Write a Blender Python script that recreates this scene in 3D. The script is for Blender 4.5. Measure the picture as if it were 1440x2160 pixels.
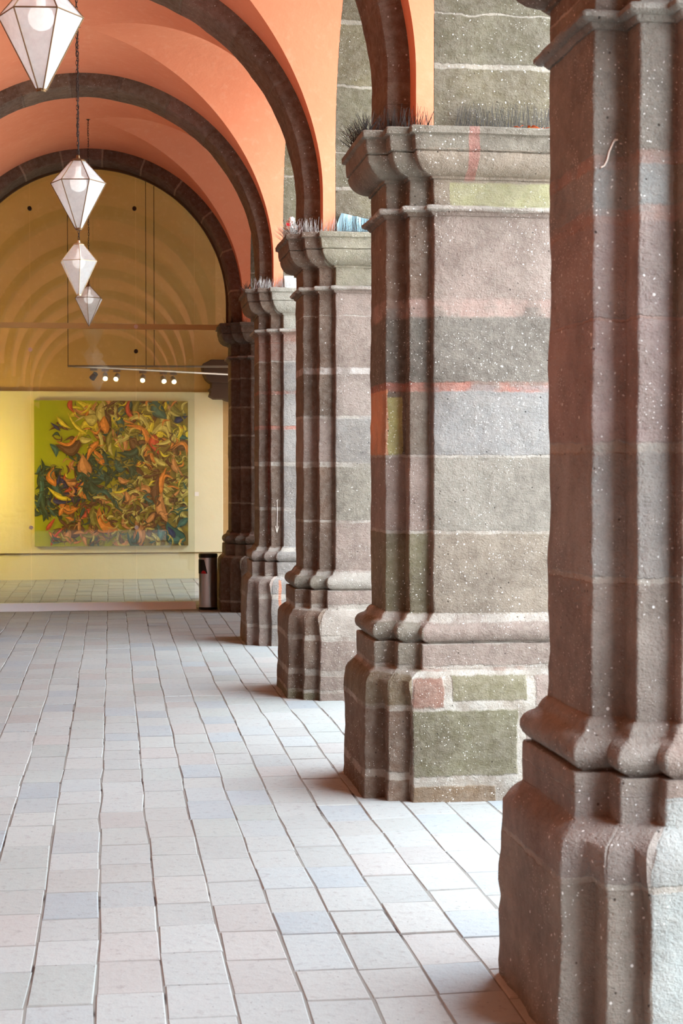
import bpy, bmesh, math, random
from mathutils import Vector, Matrix, noise

S = bpy.context.scene
for o in list(bpy.data.objects):
    bpy.data.objects.remove(o)
COL = S.collection
PI = math.pi

# ------------------------------------------------------------------ camera, light, exposure
YAW, PITCH, EYE = 0.141, 0.0263, 1.6
cd = bpy.data.cameras.new('camera'); cam = bpy.data.objects.new('camera', cd); COL.objects.link(cam)
cd.sensor_fit = 'HORIZONTAL'; cd.sensor_width = 36; cd.lens = 3416.2*36/1440
cam.location = (0, 0, EYE); cam.rotation_euler = (PI/2-PITCH, 0, -YAW)
cd.clip_start = .1; cd.clip_end = 200
cd.dof.use_dof = True; cd.dof.focus_distance = 10.5; cd.dof.aperture_fstop = 13
S.camera = cam
S.view_settings.view_transform = 'Standard'; S.view_settings.look = 'None'
S.view_settings.gamma = 1; S.view_settings.use_curve_mapping = False
S.view_settings.exposure = 0.52
w = bpy.data.worlds.new('sky'); S.world = w; w.use_nodes = True
bg = w.node_tree.nodes['Background']
bg.inputs[0].default_value = (.76, .89, 1, 1); bg.inputs[1].default_value = 9.5

def lamp(name, kind, energy, color, loc, rot=(0, 0, 0), **kw):
    l = bpy.data.lights.new(name, kind); l.energy = energy; l.color = color
    for k, v in kw.items(): setattr(l, k, v)
    o = bpy.data.objects.new(name, l); COL.objects.link(o); o.location = loc; o.rotation_euler = rot
    return o
def aim(o, t):
    o.rotation_euler = (Vector(t)-o.location).to_track_quat('-Z', 'Y').to_euler()
sun = lamp('sun', 'SUN', 12.0, (1, .98, .95), (10, 5, 12), angle=.02)
aim(sun, (10+7, 5+2.5, 12-11))

# ------------------------------------------------------------------ measured layout
Y0, L = 1.175, 3.4674
XS, A, W1, W2, V1, V2 = 1.3372, .2277, .1007, .1087, .0972, .0561
B = A+V1+V2
CX = -.2                        # middle of the walk
XB = XS+W1+W2                   # face of the arcade wall
XO = 2.42                        # outer face of the arcade wall
XL = 2*CX-XB                    # left wall
ZC = 3.235                      # top of the cornices
RC = 3.5                        # centre height of the rib arches
def yk(k): return Y0+k*L

# ------------------------------------------------------------------ helpers
def srgb(r, g, b):
    f = lambda c: (c/255/12.92) if c <= 10 else ((c/255+.055)/1.055)**2.4
    return (f(r), f(g), f(b), 1)

def mobj(name, verts, faces, mat, parent=None, loc=(0, 0, 0), smooth=False, mats=None, fm=None):
    me = bpy.data.meshes.new(name); me.from_pydata(verts, [], faces); me.update()
    if smooth: me.polygons.foreach_set('use_smooth', [True]*len(me.polygons))
    for m in (mats or [mat]): me.materials.append(m)
    if fm: me.polygons.foreach_set('material_index', fm)
    o = bpy.data.objects.new(name, me); COL.objects.link(o); o.location = loc
    if parent: o.parent = parent
    return o

class MB:
    def __init__(s): s.v = []; s.f = []
    def add(s, v, f):
        n = len(s.v); s.v += [tuple(p) for p in v]; s.f += [tuple(i+n for i in q) for q in f]
    def box(s, x0, x1, y0, y1, z0, z1):
        s.add([(x, y, z) for z in (z0, z1) for y in (y0, y1) for x in (x0, x1)],
              [(0, 2, 3, 1), (4, 5, 7, 6), (0, 1, 5, 4), (2, 6, 7, 3), (0, 4, 6, 2), (1, 3, 7, 5)])
    def bar(s, a, b, r, n=8, r2=None):
        a = Vector(a); b = Vector(b); d = (b-a).normalized()
        u = d.orthogonal().normalized(); v = d.cross(u); r2 = r if r2 is None else r2
        P = [a+(u*math.cos(2*PI*i/n)+v*math.sin(2*PI*i/n))*r for i in range(n)]
        Q = [b+(u*math.cos(2*PI*i/n)+v*math.sin(2*PI*i/n))*r2 for i in range(n)]
        s.add(P+Q, [(i, (i+1) % n, n+(i+1) % n, n+i) for i in range(n)]+[tuple(range(n-1, -1, -1)), tuple(range(n, 2*n))])
    def lathe(s, prof, c=(0, 0, 0), n=32, caps=True):
        V = []; F = []
        for r, z in prof:
            V += [(c[0]+r*math.cos(2*PI*i/n), c[1]+r*math.sin(2*PI*i/n), c[2]+z) for i in range(n)]
        for j in range(len(prof)-1):
            F += [(j*n+i, j*n+(i+1) % n, (j+1)*n+(i+1) % n, (j+1)*n+i) for i in range(n)]
        if caps: F += [tuple(range(n-1, -1, -1)), tuple((len(prof)-1)*n+i for i in range(n))]
        s.add(V, F)
    def torus(s, c, R, r, M, sx=1, sy=1, n=12, m=6):
        V = []; F = []
        for i in range(n):
            a = 2*PI*i/n
            for j in range(m):
                b = 2*PI*j/m
                p = Vector(((R+r*math.cos(b))*math.cos(a)*sx, (R+r*math.cos(b))*math.sin(a)*sy, r*math.sin(b)))
                V.append(Vector(c)+M @ p)
        for i in range(n):
            for j in range(m):
                F.append((i*m+j, ((i+1) % n)*m+j, ((i+1) % n)*m+(j+1) % m, i*m+(j+1) % m))
        s.add(V, F)
    def build(s, name, mat, parent=None, loc=(0, 0, 0), smooth=False):
        return mobj(name, s.v, s.f, mat, parent, loc, smooth)

def bevel(o, w=.004, seg=2):
    m = o.modifiers.new('bevel', 'BEVEL'); m.width = w; m.segments = seg; m.limit_method = 'ANGLE'
    return o
def empty(name, loc, label=None, cat=None, group=None, rz=0):
    o = bpy.data.objects.new(name, None); COL.objects.link(o); o.location = loc; o.rotation_euler.z = rz
    o.empty_display_size = .1
    return tag(o, label, cat, group)
def tag(o, label=None, cat=None, group=None, kind=None):
    for k, v in (('label', label), ('category', cat), ('group', group), ('kind', kind)):
        if v: o[k] = v
    return o

# ------------------------------------------------------------------ material node helper
class NT:
    def __init__(s, name, rough=.85, spec=.3):
        s.m = bpy.data.materials.new(name); s.m.use_nodes = True; s.t = s.m.node_tree
        s.b = s.t.nodes['Principled BSDF']; s.out = s.t.nodes['Material Output']
        s.b.inputs['Roughness'].default_value = rough
        s.b.inputs['Specular IOR Level'].default_value = spec
    def n(s, t, **kw):
        q = s.t.nodes.new(t)
        for k, v in kw.items(): setattr(q, k, v)
        return q
    def put(s, sock, v):
        if isinstance(v, bpy.types.NodeSocket): s.t.links.new(v, sock)
        else: sock.default_value = v
    def math(s, op, a, b=0., c=None, clamp=False):
        q = s.n('ShaderNodeMath', operation=op, use_clamp=clamp); s.put(q.inputs[0], a); s.put(q.inputs[1], b)
        if c is not None: s.put(q.inputs[2], c)
        return q.outputs[0]
    def mix(s, f, a, b, mode='MIX'):
        q = s.n('ShaderNodeMix', data_type='RGBA', blend_type=mode)
        s.put(q.inputs[0], f); s.put(q.inputs[6], a); s.put(q.inputs[7], b)
        return q.outputs[2]
    def noise(s, vec, scale, detail=4, rough=.55, col=False):
        q = s.n('ShaderNodeTexNoise'); s.put(q.inputs['Vector'], vec); q.inputs['Scale'].default_value = scale
        q.inputs['Detail'].default_value = detail; q.inputs['Roughness'].default_value = rough
        return q.outputs['Color' if col else 'Fac']
    def vor(s, vec, scale, out='Distance', rand=1):
        q = s.n('ShaderNodeTexVoronoi'); s.put(q.inputs['Vector'], vec); q.inputs['Scale'].default_value = scale
        q.inputs['Randomness'].default_value = rand
        return q.outputs[out]
    def sstep(s, v, a, b, lo=0., hi=1.):
        q = s.n('ShaderNodeMapRange', interpolation_type='SMOOTHSTEP'); s.put(q.inputs[0], v)
        for i, x in enumerate((a, b, lo, hi)): q.inputs[i+1].default_value = x
        return q.outputs[0]
    def ramp(s, f, stops, interp='LINEAR'):
        q = s.n('ShaderNodeValToRGB'); s.put(q.inputs[0], f); r = q.color_ramp; r.interpolation = interp
        while len(r.elements) < len(stops): r.elements.new(.5)
        for e, (p, c) in zip(r.elements, stops): e.position = p; e.color = c if len(c) == 4 else (*c, 1)
        return q.outputs[0]
    def obj(s): return s.n('ShaderNodeTexCoord').outputs['Object']
    def sep(s, v):
        q = s.n('ShaderNodeSeparateXYZ'); s.put(q.inputs[0], v); return q.outputs
    def vadd(s, a, b):
        q = s.n('ShaderNodeVectorMath', operation='ADD'); s.put(q.inputs[0], a); s.put(q.inputs[1], b); return q.outputs[0]
    def vscale(s, a, v):
        q = s.n('ShaderNodeVectorMath', operation='MULTIPLY'); s.put(q.inputs[0], a); q.inputs[1].default_value = v; return q.outputs[0]
    def bump(s, h, strength=.5, dist=.01, normal=None):
        q = s.n('ShaderNodeBump'); q.inputs['Strength'].default_value = strength; q.inputs['Distance'].default_value = dist
        s.put(q.inputs['Height'], h)
        if normal: s.put(q.inputs['Normal'], normal)
        return q.outputs[0]
    def color(s, c): s.put(s.b.inputs['Base Color'], c)
    def normal(s, c): s.put(s.b.inputs['Normal'], c)

def plain(name, rgb, rough=.7, metal=0, spec=.4, emit=None, es=0):
    k = NT(name, rough, spec); k.color(srgb(*rgb)); k.b.inputs['Metallic'].default_value = metal
    if emit: k.b.inputs['Emission Color'].default_value = (*emit, 1); k.b.inputs['Emission Strength'].default_value = es
    return k.m

def stone_finish(k, P, base, joint, specks=.6, seed=0.):
    """weathering, pits, paint flecks and relief shared by every stone"""
    PP = k.vadd(P, (seed*3.1, seed*1.7, seed*.9))
    n1 = k.noise(PP, 3.2, 5, .6); n2 = k.noise(PP, 22, 5, .65); n3 = k.noise(PP, 130, 3, .6)
    c = k.mix(k.sstep(n1, .35, .68), k.mix(.45, base, srgb(70, 58, 50)), base)
    c = k.mix(k.sstep(n2, .3, .75, 0, .2), c, srgb(196, 184, 172))
    c = k.mix(k.sstep(n3, .45, .75, 0, .16), c, srgb(60, 48, 40))
    c = k.mix(1.0, c, (.80, .79, .76, 1), 'MULTIPLY')
    zone = k.sstep(k.noise(PP, 1.9, 2, .5), .42, .62)
    v1 = k.vor(k.vadd(PP, k.vscale(k.noise(PP, 40, 2, .5, True), (.02, .02, .02))), 46)
    rnd = k.vor(PP, 46, 'Color'); rr = k.sep(rnd)[0]
    fl = k.math('MULTIPLY', k.sstep(v1, .10, .17, 1, 0), k.math('GREATER_THAN', rr, .42))
    fl = k.math('MULTIPLY', fl, k.math('MULTIPLY', zone, specks))
    v2 = k.vor(PP, 17); r2 = k.sep(k.vor(PP, 17, 'Color'))[1]
    fl2 = k.math('MULTIPLY', k.sstep(v2, .06, .10, 1, 0), k.math('GREATER_THAN', r2, .7))
    fl = k.math('MAXIMUM', fl, k.math('MULTIPLY', fl2, specks))
    r3 = k.sep(k.vor(PP, 95, 'Color'))[0]; v3 = k.vor(PP, 95)
    fl3 = k.math('MULTIPLY', k.math('MULTIPLY', k.sstep(v3, .14, .22, 1, 0), k.math('GREATER_THAN', r3, .62)), k.math('MULTIPLY', k.sstep(k.noise(PP, 4, 3, .6), .46, .6), specks))
    fl = k.math('MAXIMUM', fl, k.math('MULTIPLY', fl3, .9))
    c = k.mix(fl, c, srgb(236, 231, 224))
    pit = k.math('MULTIPLY', k.sstep(k.vor(k.vadd(PP, (5, 5, 5)), 26), .05, .12, 1, 0),
                 k.math('GREATER_THAN', k.sep(k.vor(k.vadd(PP, (5, 5, 5)), 26, 'Color'))[0], .8))
    c = k.mix(k.math('MULTIPLY', pit, .7), c, srgb(58, 46, 40))
    k.color(c)
    n4 = k.noise(k.vadd(k.vscale(PP, (1, 1, 2.2)), (3, 1, 2)), 38, 4, .7)
    h = k.math('ADD', k.math('MULTIPLY', k.math('ADD', n2, k.math('MULTIPLY', n4, .7)), .8), k.math('MULTIPLY', n3, .35))
    h = k.math('SUBTRACT', h, k.math('MULTIPLY', pit, .9))
    if joint is not None: h = k.math('ADD', h, k.math('MULTIPLY', joint, -.35))
    k.normal(k.bump(h, .95, .014))

PINK, GREY, OLIV, BLUE, BROWN, RED = (150, 131, 122), (130, 121, 108), (118, 110, 86), (142, 136, 132), (120, 97, 82), (144, 106, 92)
def pier_material(name, joints, face_cols, strip_cols, blocks=(), patches=(), seed=0., specks=.6, top=3.5):
    """joints: (height, half width, colour); *_cols: one per course bottom to top; blocks: plinth blocks (x0,x1,z0,z1,col)"""
    k = NT(name, .86, .25); P = k.obj()
    wob = k.noise(P, 9, 4, .6, True)
    Pd = k.vadd(P, k.vscale(k.vadd(wob, (-.5, -.5, -.5)), (.03, .03, .03)))
    x, y, z = k.sep(Pd)
    zn = k.math('DIVIDE', z, top)
    def cols(cs):
        st = []; lo = 0
        for i, c in enumerate(cs):
            st.append((lo, srgb(*c)))
            if i < len(joints): lo = joints[i][0]/top
        return k.ramp(zn, st, 'CONSTANT')
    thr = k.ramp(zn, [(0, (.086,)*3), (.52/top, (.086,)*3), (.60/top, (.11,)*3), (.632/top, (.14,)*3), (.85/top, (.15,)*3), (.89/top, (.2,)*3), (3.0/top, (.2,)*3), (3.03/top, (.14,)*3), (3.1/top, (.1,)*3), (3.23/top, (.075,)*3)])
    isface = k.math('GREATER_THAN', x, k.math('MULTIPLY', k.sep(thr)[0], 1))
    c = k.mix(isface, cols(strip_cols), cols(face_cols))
    allj = None; fade = k.sstep(k.noise(P, 7, 3, .6), .34, .56, .25, 1)
    fine = k.math('MULTIPLY', k.math('SUBTRACT', k.noise(P, 60, 3, .6), .5), .012)
    for zz, hw, jc in joints:
        d = k.math('ADD', k.math('ABSOLUTE', k.math('SUBTRACT', z, zz)), fine)
        mk = k.sstep(d, hw*.8, hw*1.25+.002, 1, 0)
        mk = k.math('MULTIPLY', mk, fade)
        c = k.mix(k.math('MULTIPLY', mk, .85), c, srgb(*jc))
        allj = mk if allj is None else k.math('MAXIMUM', allj, mk)
    if blocks:
        inreg = None; cc = k.mix(k.sstep(k.noise(P, 8, 4, .6), .35, .65), srgb(158, 146, 134), srgb(190, 183, 174))
        for (x0, x1, z0, z1, bc) in blocks:
            dx = k.math('SUBTRACT', k.math('ABSOLUTE', k.math('SUBTRACT', x, (x0+x1)/2-XS)), (x1-x0)/2)
            dz = k.math('SUBTRACT', k.math('ABSOLUTE', k.math('SUBTRACT', z, (z0+z1)/2)), (z1-z0)/2)
            mk = k.sstep(k.math('ADD', k.math('MAXIMUM', dx, dz), fine), -.006, .006, 1, 0)
            cc = k.mix(mk, cc, srgb(*bc))
            inreg = mk if inreg is None else k.math('MAXIMUM', inreg, mk)
        zmax = max(q[3] for q in blocks)+.02; xm = min(q[0] for q in blocks)-XS-.004
        reg = k.math('MULTIPLY', k.math('LESS_THAN', z, zmax), k.math('GREATER_THAN', x, xm))
        c = k.mix(reg, c, cc)
        allj = k.math('MAXIMUM', k.math('MULTIPLY', allj, k.math('SUBTRACT', 1, reg)),
                      k.math('MULTIPLY', reg, k.math('SUBTRACT', 1, inreg)))
    for (x0, x1, z0, z1, bc, f) in patches:
        mk = k.math('MULTIPLY', k.math('MULTIPLY', k.math('GREATER_THAN', x, x0), k.math('LESS_THAN', x, x1)),
                    k.math('MULTIPLY', k.sstep(z, z0-.006, z0+.006), k.sstep(z, z1-.006, z1+.006, 1, 0)))
        c = k.mix(k.math('MULTIPLY', mk, f), c, srgb(*bc))
    stone_finish(k, P, c, allj, specks, seed)
    return k.m

WH, RD, PK = (186, 177, 167), (176, 108, 92), (172, 142, 132)
M = {}
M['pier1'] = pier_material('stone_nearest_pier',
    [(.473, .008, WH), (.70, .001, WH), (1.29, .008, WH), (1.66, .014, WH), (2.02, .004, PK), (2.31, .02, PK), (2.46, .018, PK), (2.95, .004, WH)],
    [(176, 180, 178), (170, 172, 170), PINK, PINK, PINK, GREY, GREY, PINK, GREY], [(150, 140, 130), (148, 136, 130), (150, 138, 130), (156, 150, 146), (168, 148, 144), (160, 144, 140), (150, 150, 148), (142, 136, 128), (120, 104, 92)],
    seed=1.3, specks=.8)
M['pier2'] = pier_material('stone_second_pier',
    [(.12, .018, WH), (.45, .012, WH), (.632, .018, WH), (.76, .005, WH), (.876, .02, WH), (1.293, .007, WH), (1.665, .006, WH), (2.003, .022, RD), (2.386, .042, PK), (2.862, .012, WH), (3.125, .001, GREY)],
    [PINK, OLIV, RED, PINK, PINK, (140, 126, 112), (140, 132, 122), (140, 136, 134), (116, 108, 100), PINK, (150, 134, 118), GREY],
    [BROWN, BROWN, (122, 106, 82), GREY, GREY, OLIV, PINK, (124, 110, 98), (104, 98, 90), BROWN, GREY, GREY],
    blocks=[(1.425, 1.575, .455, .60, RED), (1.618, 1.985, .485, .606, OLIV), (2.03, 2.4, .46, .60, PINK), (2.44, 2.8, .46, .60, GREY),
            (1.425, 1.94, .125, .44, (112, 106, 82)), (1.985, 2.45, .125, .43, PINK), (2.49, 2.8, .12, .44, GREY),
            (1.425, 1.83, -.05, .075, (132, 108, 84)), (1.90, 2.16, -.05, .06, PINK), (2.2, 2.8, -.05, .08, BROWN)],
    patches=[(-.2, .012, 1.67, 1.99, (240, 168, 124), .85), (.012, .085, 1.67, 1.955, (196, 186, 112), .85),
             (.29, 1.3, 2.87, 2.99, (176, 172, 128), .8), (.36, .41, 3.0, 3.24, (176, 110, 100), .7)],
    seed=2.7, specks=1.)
M['pier3'] = pier_material('stone_third_pier',
    [(.06, .01, WH), (.19, .02, WH), (.43, .018, WH), (.64, .02, WH), (.76, .004, WH), (.87, .016, WH), (1.236, .008, WH), (1.634, .018, WH), (1.965, .010, WH), (2.29, .022, (216, 206, 200)), (2.674, .003, WH), (2.862, .012, WH)],
    [PINK, PINK, PINK, (176, 164, 154), PINK, WH, PINK, (136, 128, 116), BLUE, (146, 130, 122), PINK, PINK, (156, 148, 128)],
    [OLIV, BROWN, BROWN, BROWN, BROWN, GREY, BROWN, BROWN, PINK, (112, 92, 78), BROWN, BROWN, BROWN], seed=4.1, specks=.5)
M['pier4'] = pier_material('stone_fourth_pier',
    [(.18, .015, WH), (.45, .02, WH), (.63, .02, WH), (.87, .016, WH), (1.24, .014, WH), (1.65, .018, WH), (1.98, .016, RD), (2.3, .014, RD), (2.58, .006, WH), (2.75, .002, RD), (2.862, .012, WH)],
    [BLUE]*9+[PINK, RED, (170, 164, 152)],
    [PINK, PINK, PINK, PINK, BROWN, BROWN, (116, 92, 80), BROWN, BROWN, RED, RED, BROWN],
    patches=[(.21-.055, .21-.03, .2, .60, (205, 120, 80), .8), (.085, .10, 1.0, 2.5, (150, 50, 40), .6)], seed=6.6, specks=.5)
M['pier5'] = pier_material('stone_fifth_pier',
    [(.12, .012, WH), (.62, .012, WH), (.87, .012, PK), (1.22, .008, WH), (1.62, .012, WH), (1.98, .01, WH), (2.3, .01, WH), (2.62, .008, WH), (2.862, .008, PK)],
    [BROWN]*10, [(110, 92, 76), (110, 92, 76), GREY, (104, 86, 74), BROWN, (100, 84, 74), BROWN, (106, 88, 78), BROWN, (104, 90, 80)],
    seed=8.2, specks=.3)
M['pier0'] = pier_material('stone_pier_behind', [(.45, .012, WH), (.87, .012, WH), (1.25, .01, WH), (1.65, .01, WH), (2.03, .01, WH), (2.4, .01, WH)],
    [GREY, PINK, GREY, PINK, GREY, BROWN, GREY], [GREY, BROWN, PINK, GREY, BROWN, GREY, PINK], seed=9.5)

def arcade_material():
    k = NT('stone_arcade_wall', .88, .25); P = k.obj(); x, y, z = k.sep(P)
    wob = k.math('MULTIPLY', k.math('SUBTRACT', k.noise(P, 7, 3), .5), .05); z = k.math('ADD', z, wob)
    c = k.ramp(k.math('DIVIDE', k.math('SUBTRACT', z, 3), 4), [(0, srgb(118, 108, 86)), (.138, srgb(112, 105, 84)), (.31, srgb(128, 118, 90)), (.40, srgb(116, 106, 82)), (.52, srgb(124, 108, 90))], 'CONSTANT')
    j = None
    for zz, hw in ((3.55, .010), (3.80, .003), (4.24, .006), (4.62, .01), (5.1, .01)):
        mk = k.sstep(k.math('ABSOLUTE', k.math('SUBTRACT', z, zz)), hw, hw*1.4+.003, 1, 0)
        c = k.mix(k.math('MULTIPLY', mk, .8), c, srgb(190, 180, 166)); j = mk if j is None else k.math('MAXIMUM', j, mk)
    stone_finish(k, P, c, j, .9, 11.)
    return k.m
M['arcade'] = arcade_material()

def rib_material(name, jcol, jw, seed):
    k = NT(name, .86, .25); P = k.obj(); x, y, z = k.sep(P)
    ang = k.math('MULTIPLY', k.math('ARCTAN2', x, z), 1/(PI/11))
    low = k.math('LESS_THAN', z, 0)
    ang = k.math('ADD', k.math('MULTIPLY', ang, k.math('SUBTRACT', 1, low)), k.math('MULTIPLY', low, k.math('ADD', 9, k.math('MULTIPLY', z, 3))))
    ang = k.math('ADD', ang, 20.35+seed)
    fr = k.math('FRACT', ang); wn = k.n('ShaderNodeTexWhiteNoise', noise_dimensions='1D'); k.put(wn.inputs['W'], k.math('FLOOR', ang))
    c = k.ramp(wn.outputs['Value'], [(0, srgb(112, 84, 68)), (.35, srgb(126, 102, 84)), (.65, srgb(132, 102, 90)), (.85, srgb(118, 98, 80))], 'CONSTANT')
    d = k.math('ABSOLUTE', k.math('SUBTRACT', fr, .5)); d = k.math('ADD', d, k.math('MULTIPLY', k.math('SUBTRACT', k.noise(P, 30, 3), .5), .02))
    mk = k.sstep(d, .5-jw, .5-jw*.4, 0, 1)
    c = k.mix(k.math('MULTIPLY', mk, .75), c, srgb(*jcol))
    stone_finish(k, P, c, mk, .35, seed)
    return k.m
M['rib'] = rib_material('stone_arch_dull', (120, 98, 84), .03, 3.)
M['rib_end'] = rib_material('stone_arch_pale_joints', (196, 168, 148), .034, 5.4)

def plaster(name, rgb, var, rough=.9):
    k = NT(name, rough, .2); P = k.obj()
    n = k.noise(P, 1.3, 4, .6); n2 = k.noise(P, 14, 4, .6)
    c = k.mix(k.sstep(n, .3, .7), srgb(*rgb), srgb(*var)); c = k.mix(k.sstep(n2, .5, .8, 0, .15), c, srgb(240, 200, 170))
    k.color(c); k.normal(k.bump(k.math('ADD', n2, n), .25, .01)); return k.m
M['vault'] = plaster('salmon_limewash', (222, 142, 106), (216, 132, 97))
M['leftwall'] = plaster('terracotta_limewash', (122, 64, 34), (112, 56, 30))
M['room'] = plaster('cream_paint', (190, 160, 112), (182, 150, 104))
M['board'] = plaster('pale_cream_board', (222, 219, 192), (218, 214, 184))
M['plain_wall'] = plaster('courtyard_render', (214, 190, 160), (206, 180, 150))

def paver_material():
    k = NT('worn_pavers', .72, .35); P = k.obj()
    at = k.n('ShaderNodeAttribute', attribute_name='Col').outputs['Color']
    n1 = k.noise(P, 2.2, 4, .6); n2 = k.noise(P, 26, 5, .65); n3 = k.noise(P, 150, 3, .6)
    c = k.mix(k.sstep(n1, .3, .7, 0, .3), at, srgb(160, 160, 156))
    c = k.mix(k.sstep(n2, .52, .74, 0, .4), c, srgb(104, 97, 91))
    pit = k.math('MULTIPLY', k.sstep(k.vor(P, 34), .06, .16, 1, 0), k.math('GREATER_THAN', k.sep(k.vor(P, 34, 'Color'))[0], .74))
    c = k.mix(k.math('MULTIPLY', pit, .5), c, srgb(84, 74, 70))
    k.color(c)
    k.normal(k.bump(k.math('SUBTRACT', k.math('ADD', n2, k.math('MULTIPLY', n3, .4)), k.math('MULTIPLY', pit, .5)), .45, .006)); return k.m
M['paver'] = paver_material()
def bed_material():
    k = NT('joint_mortar', .95, .1); P = k.obj()
    n = k.noise(P, 2.6, 3, .6)
    k.color(k.mix(k.sstep(n, .56, .66), srgb(126, 122, 116), srgb(58, 46, 42))); return k.m
M['bed'] = bed_material()
M['ground'] = plain('courtyard_paving', (172, 172, 168), .9)
M['iron'] = plain('dark_iron', (52, 42, 38), .55, .6)
M['bronze'] = plain('bronze_strip', (112, 86, 58), .45, .8)
M['paleframe'] = plain('pale_strip', (206, 190, 160), .45, .5)
M['bulb'] = plain('opal_bulb', (250, 248, 244), .25, emit=(1, .97, .92), es=.6)
M['steel'] = plain('brushed_steel', (205, 200, 198), .28, 1)
M['black'] = plain('black_plastic', (18, 17, 17), .35)
M['redlens'] = plain('red_mark', (190, 12, 22), .4)
M['spike'] = plain('spike_wire', (58, 52, 48), .45, .5)
M['spikepale'] = plain('pale_spike_wire', (196, 192, 186), .4, .5)
M['spikebase'] = plain('spike_base_plastic', (70, 68, 66), .5)
M['white'] = plain('white_plastic', (236, 234, 230), .35)
M['bluep'] = plain('pale_blue_plastic', (150, 186, 196), .35)
M['kerb'] = plain('pale_kerb', (242, 244, 248), .35)
M['wood'] = plain('brown_timber_rail', (196, 158, 96), .5)
M['steelrail'] = plain('grey_track', (150, 140, 132), .4, .6)
M['lit'] = plain('lit_lamp_glass', (255, 240, 210), .3, emit=(1, .82, .5), es=14)
M['chalk'] = plain('chalk', (226, 214, 200), .9)
M['orange'] = plain('orange_stone', (214, 130, 84), .8)
M['leaf'] = plain('fallen_leaf_orange', (216, 92, 32), .6)
M['leafy'] = plain('fallen_leaf_yellow', (230, 186, 70), .6)

def glass_material():
    k = NT('screen_glass'); t = k.t
    tr = k.n('ShaderNodeBsdfTransparent'); tr.inputs[0].default_value = (.93, .95, .91, 1)
    gl = k.n('ShaderNodeBsdfGlossy'); gl.inputs['Roughness'].default_value = .01
    fr = k.n('ShaderNodeFresnel'); fr.inputs[0].default_value = 1.5
    mx = k.n('ShaderNodeMixShader'); k.put(mx.inputs[0], k.math('MULTIPLY', fr.outputs[0], 1.3, clamp=True))
    t.links.new(tr.outputs[0], mx.inputs[1]); t.links.new(gl.outputs[0], mx.inputs[2]); t.links.new(mx.outputs[0], k.out.inputs[0])
    return k.m
M['glass'] = glass_material()
def frosted():
    k = NT('frosted_glass'); t = k.t; P = k.obj(); n = k.noise(P, 40, 4, .6)
    tr = k.n('ShaderNodeBsdfTransparent'); tr.inputs[0].default_value = (.95, .96, .96, 1)
    tl = k.n('ShaderNodeBsdfTranslucent'); tl.inputs[0].default_value = (.93, .93, .93, 1)
    df = k.n('ShaderNodeBsdfDiffuse'); df.inputs[0].default_value = (.92, .93, .94, 1)
    gl = k.n('ShaderNodeBsdfGlossy'); gl.inputs['Roughness'].default_value = .25
    a = k.n('ShaderNodeMixShader'); a.inputs[0].default_value = .5; t.links.new(tl.outputs[0], a.inputs[1]); t.links.new(df.outputs[0], a.inputs[2])
    b = k.n('ShaderNodeMixShader'); k.put(b.inputs[0], k.sstep(n, .3, .7, .66, .70)); t.links.new(a.outputs[0], b.inputs[1]); t.links.new(tr.outputs[0], b.inputs[2])
    c = k.n('ShaderNodeMixShader'); c.inputs[0].default_value = .07; t.links.new(b.outputs[0], c.inputs[1]); t.links.new(gl.outputs[0], c.inputs[2])
    t.links.new(c.outputs[0], k.out.inputs[0]); return k.m
M['frost'] = frosted()

# ------------------------------------------------------------------ floor: worn pavers in long columns
def paver_floor():
    rnd = random.Random(4); pal = [(152, 153, 150), (153, 152, 148), (150, 153, 152), (154, 155, 151), (145, 150, 152), (153, 149, 145), (156, 157, 154), (149, 152, 148), (152, 153, 150), (154, 155, 152)]
    V = []; F = []; C = []; w = .2045; x0 = -.255-9*w
    zone = noise
    for ci in range(0, 22):
        xa = x0+ci*w; xb = xa+w
        y = -5.8-rnd.random()*.3; skew = .0
        while y < 23.9:
            ln = rnd.choice((.30, .33, .34, .36, .4, .28)); g = .0009+rnd.random()*.0018+(.0025 if rnd.random() < .12 else 0)
            c = srgb(*rnd.choice(pal)); v = .92+rnd.random()*.14; c = (c[0]*v, c[1]*v, c[2]*v, 1)
            z = rnd.uniform(-.0015, .0025); b = .004
            j = lambda: rnd.uniform(-.0025, .0025)
            P = [(xa+g+j(), y+g+j()), (xb-g+j(), y+g+j()), (xb-g+j(), y+ln-g+j()), (xa+g+j(), y+ln-g+j())]
            cx = (xa+xb)/2; cy = y+ln/2
            T = [(p[0]+(b if p[0] < cx else -b), p[1]+(b if p[1] < cy else -b), z+rnd.uniform(-.001, .001)) for p in P]
            n = len(V); V += [(p[0], p[1], -.02) for p in P]+[(p[0], p[1], z-.004) for p in P]+T
            fs = []
            for q in (0, 4):
                fs += [(n+q+i, n+q+(i+1) % 4, n+q+4+(i+1) % 4, n+q+4+i) for i in range(4)]
            fs.append((n+8, n+9, n+10, n+11)); F += fs; C += [c]*len(fs)
            y += ln
    V = [(v[0]+noise.noise(Vector((v[0]*.7, v[1]*.45, 3)))*.014+noise.noise(Vector((v[0]*3, v[1]*2.2, 8)))*.010, v[1]+noise.noise(Vector((v[0]*1.6, v[1]*1.1, 5)))*.02, v[2]) for v in V]
    o = mobj('floor', V, F, M['paver']); me = o.data
    at = me.color_attributes.new('Col', 'FLOAT_COLOR', 'CORNER')
    buf = []
    for p, c in zip(me.polygons, C): buf += list(c)*p.loop_total
    at.data.foreach_set('color', buf)
    tag(o, kind='structure')
    m = MB(); m.box(-4.4, XO, -6, 24.1, -.3, -.0026); tag(m.build('floor_bed', M['bed'], o))
paver_floor()
m = MB(); m.box(XO, 22, -16, 30, -.3, -.02); tag(m.build('floor', M['ground']), kind='structure')
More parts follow.
